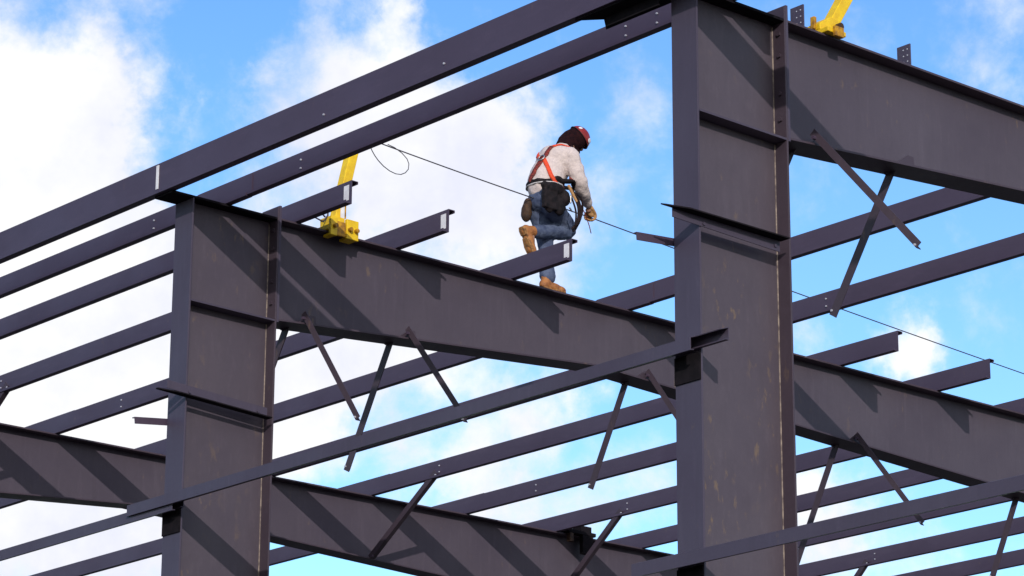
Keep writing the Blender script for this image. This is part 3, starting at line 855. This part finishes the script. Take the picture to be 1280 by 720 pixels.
# ------------------------------------------------------------------ sun and sky
sun_l = Vector((0.73, 1.0, -0.418)).normalized()       # direction the light travels
sd = bpy.data.lights.new('sun', 'SUN')
sd.energy = 2.75
sd.angle = math.radians(0.53)
sd.color = (1.0, 0.95, 0.90)
so = bpy.data.objects.new('sun', sd)
COL.objects.link(so)
so.rotation_euler = sun_l.to_track_quat('-Z', 'Y').to_euler()
so.location = (-30, -40, 40)

W = bpy.data.worlds.new('World')
S.world = W
W.use_nodes = True
nt = W.node_tree
bg = nt.nodes['Background']
sky = nn(nt, 'ShaderNodeTexSky', sky_type='NISHITA', sun_disc=False)
ts = -sun_l
sky.sun_elevation = math.asin(ts.z)
sky.sun_rotation = math.atan2(ts.x, ts.y)
sky.altitude = 200
sky.air_density = 1.0
sky.dust_density = 0.3
sky.ozone_density = 2.0
SKY_S = 0.122
bg.inputs['Strength'].default_value = SKY_S
dirv = nn(nt, 'ShaderNodeTexCoord').outputs['Generated']
# blue, pushed to the photo's saturated colour, paler towards the horizon
sep = nn(nt, 'ShaderNodeSeparateXYZ'); nt.links.new(dirv, sep.inputs[0])
tint = mixc(nt, maprange(nt, sep.outputs[2], 0.20, 0.42), (1.36, 1.76, 1.98), (0.92, 1.37, 1.92))
blue = mixc(nt, 1.0, sky.outputs[0], tint, 'MULTIPLY')

def dir_of(x, y):
    return (FW * F_PX + RT * (x - 640) - UP * (y - 360)).normalized()
BLOBS = [  # where the clouds stand in the sky: photo direction, angular radius (photo px), weight
    (35, 120, 165, 1.0), (135, 110, 80, 0.6), (70, 240, 150, 1.0), (60, 400, 220, 1.2), (200, 480, 220, 1.2), (80, 620, 260, 1.2), (-150, 300, 260, 1.2),
    (492, 6, 38, 0.6), (420, 88, 105, 0.70), (500, 100, 88, 0.62), (330, 90, 60, 0.45), (520, 190, 120, 0.9), (600, 200, 95, 0.8), (650, 130, 70, 0.5), (400, 240, 130, 0.75),
    (560, 300, 120, 0.68), (390, 470, 110, 1.0), (480, 440, 85, 0.9), (720, 265, 85, 0.42), (800, 150, 62, 0.26), (830, 125, 45, 0.16), (640, 310, 120, 0.30), (700, 340, 60, 0.2),
    (560, 420, 90, 0.6), (640, 500, 80, 0.75), (560, 590, 90, 0.75), (700, 520, 60, 0.5), (650, 640, 120, 0.75), (800, 610, 80, 0.5),
    (1130, 425, 55, 0.75), (1150, 460, 45, 0.5), (1012, 420, 52, 0.45), (1240, 40, 120, 0.24), (1040, 660, 75, 1.0), (1000, 600, 50, 0.5), (1150, 700, 70, 0.5),
    (-900, 200, 500, 1.0), (2100, 300, 500, 0.8), (1700, -500, 500, 0.8), (300, -800, 600, 0.9), (2600, 900, 500, 0.9)]
FILL_CLOUDS = [(-0.6, -0.7, 0.35, 0.7), (-0.95, 0.1, 0.25, 0.55), (0.3, -0.9, 0.3, 0.65), (-0.3, -0.5, 0.8, 0.45)]  # direction and reach of unseen banks added behind the camera to soften shade
nz = nn(nt, 'ShaderNodeTexNoise'); nt.links.new(dirv, nz.inputs['Vector'])
nz.inputs['Scale'].default_value = 34; nz.inputs['Detail'].default_value = 6; nz.inputs['Roughness'].default_value = 0.6
off = nn(nt, 'ShaderNodeVectorMath', operation='MULTIPLY_ADD')
nt.links.new(nz.outputs['Color'], off.inputs[0])
off.inputs[1].default_value = (0.044,) * 3
off.inputs[2].default_value = (-0.022,) * 3
add = nn(nt, 'ShaderNodeVectorMath', operation='ADD')
nt.links.new(dirv, add.inputs[0]); nt.links.new(off.outputs[0], add.inputs[1])
wd = add.outputs[0]
acc = None
for x, y, rr, wgt in BLOBS:
    dn = nn(nt, 'ShaderNodeVectorMath', operation='DISTANCE')
    nt.links.new(wd, dn.inputs[0]); dn.inputs[1].default_value = dir_of(x, y)
    v = maprange(nt, dn.outputs['Value'], 0.0, rr / F_PX * 1.34, wgt, 0.0, True)
    acc = v if acc is None else math_n(nt, 'ADD', acc, v)
for bx_, by_, bz_, rr in FILL_CLOUDS:
    dn = nn(nt, 'ShaderNodeVectorMath', operation='DISTANCE')
    nt.links.new(wd, dn.inputs[0]); dn.inputs[1].default_value = Vector((bx_, by_, bz_)).normalized()
    acc = math_n(nt, 'ADD', acc, maprange(nt, dn.outputs['Value'], 0.0, rr * 1.3, 1.0, 0.0, True))
acc = math_n(nt, 'MINIMUM', acc, 1.6)
fb = noise(nt, dirv, 26, 9, 0.62, 0.25)
fb2 = noise(nt, dirv, 75, 7, 0.62, 0.2)
tex = math_n(nt, 'ADD', math_n(nt, 'MULTIPLY', math_n(nt, 'SUBTRACT', fb, 0.5), 1.5), math_n(nt, 'MULTIPLY', math_n(nt, 'SUBTRACT', fb2, 0.5), 0.7))
dens = maprange(nt, math_n(nt, 'ADD', acc, tex), 0.02, 1.02, 0, 1, True)
shade = maprange(nt, noise(nt, dirv, 17, 6, 0.6), 0.40, 0.66)
CW = 8.75
cloud = mixc(nt, shade, (CW, CW, CW), (CW * 0.80, CW * 0.82, CW * 0.95))
final = mixc(nt, dens, blue, cloud)
nt.links.new(final, bg.inputs['Color'])

S.view_settings.view_transform = 'Standard'
S.view_settings.look = 'None'
S.view_settings.exposure = 0.0
S.view_settings.gamma = 1.0
S.view_settings.use_curve_mapping = False
S.cycles.max_bounces = 6
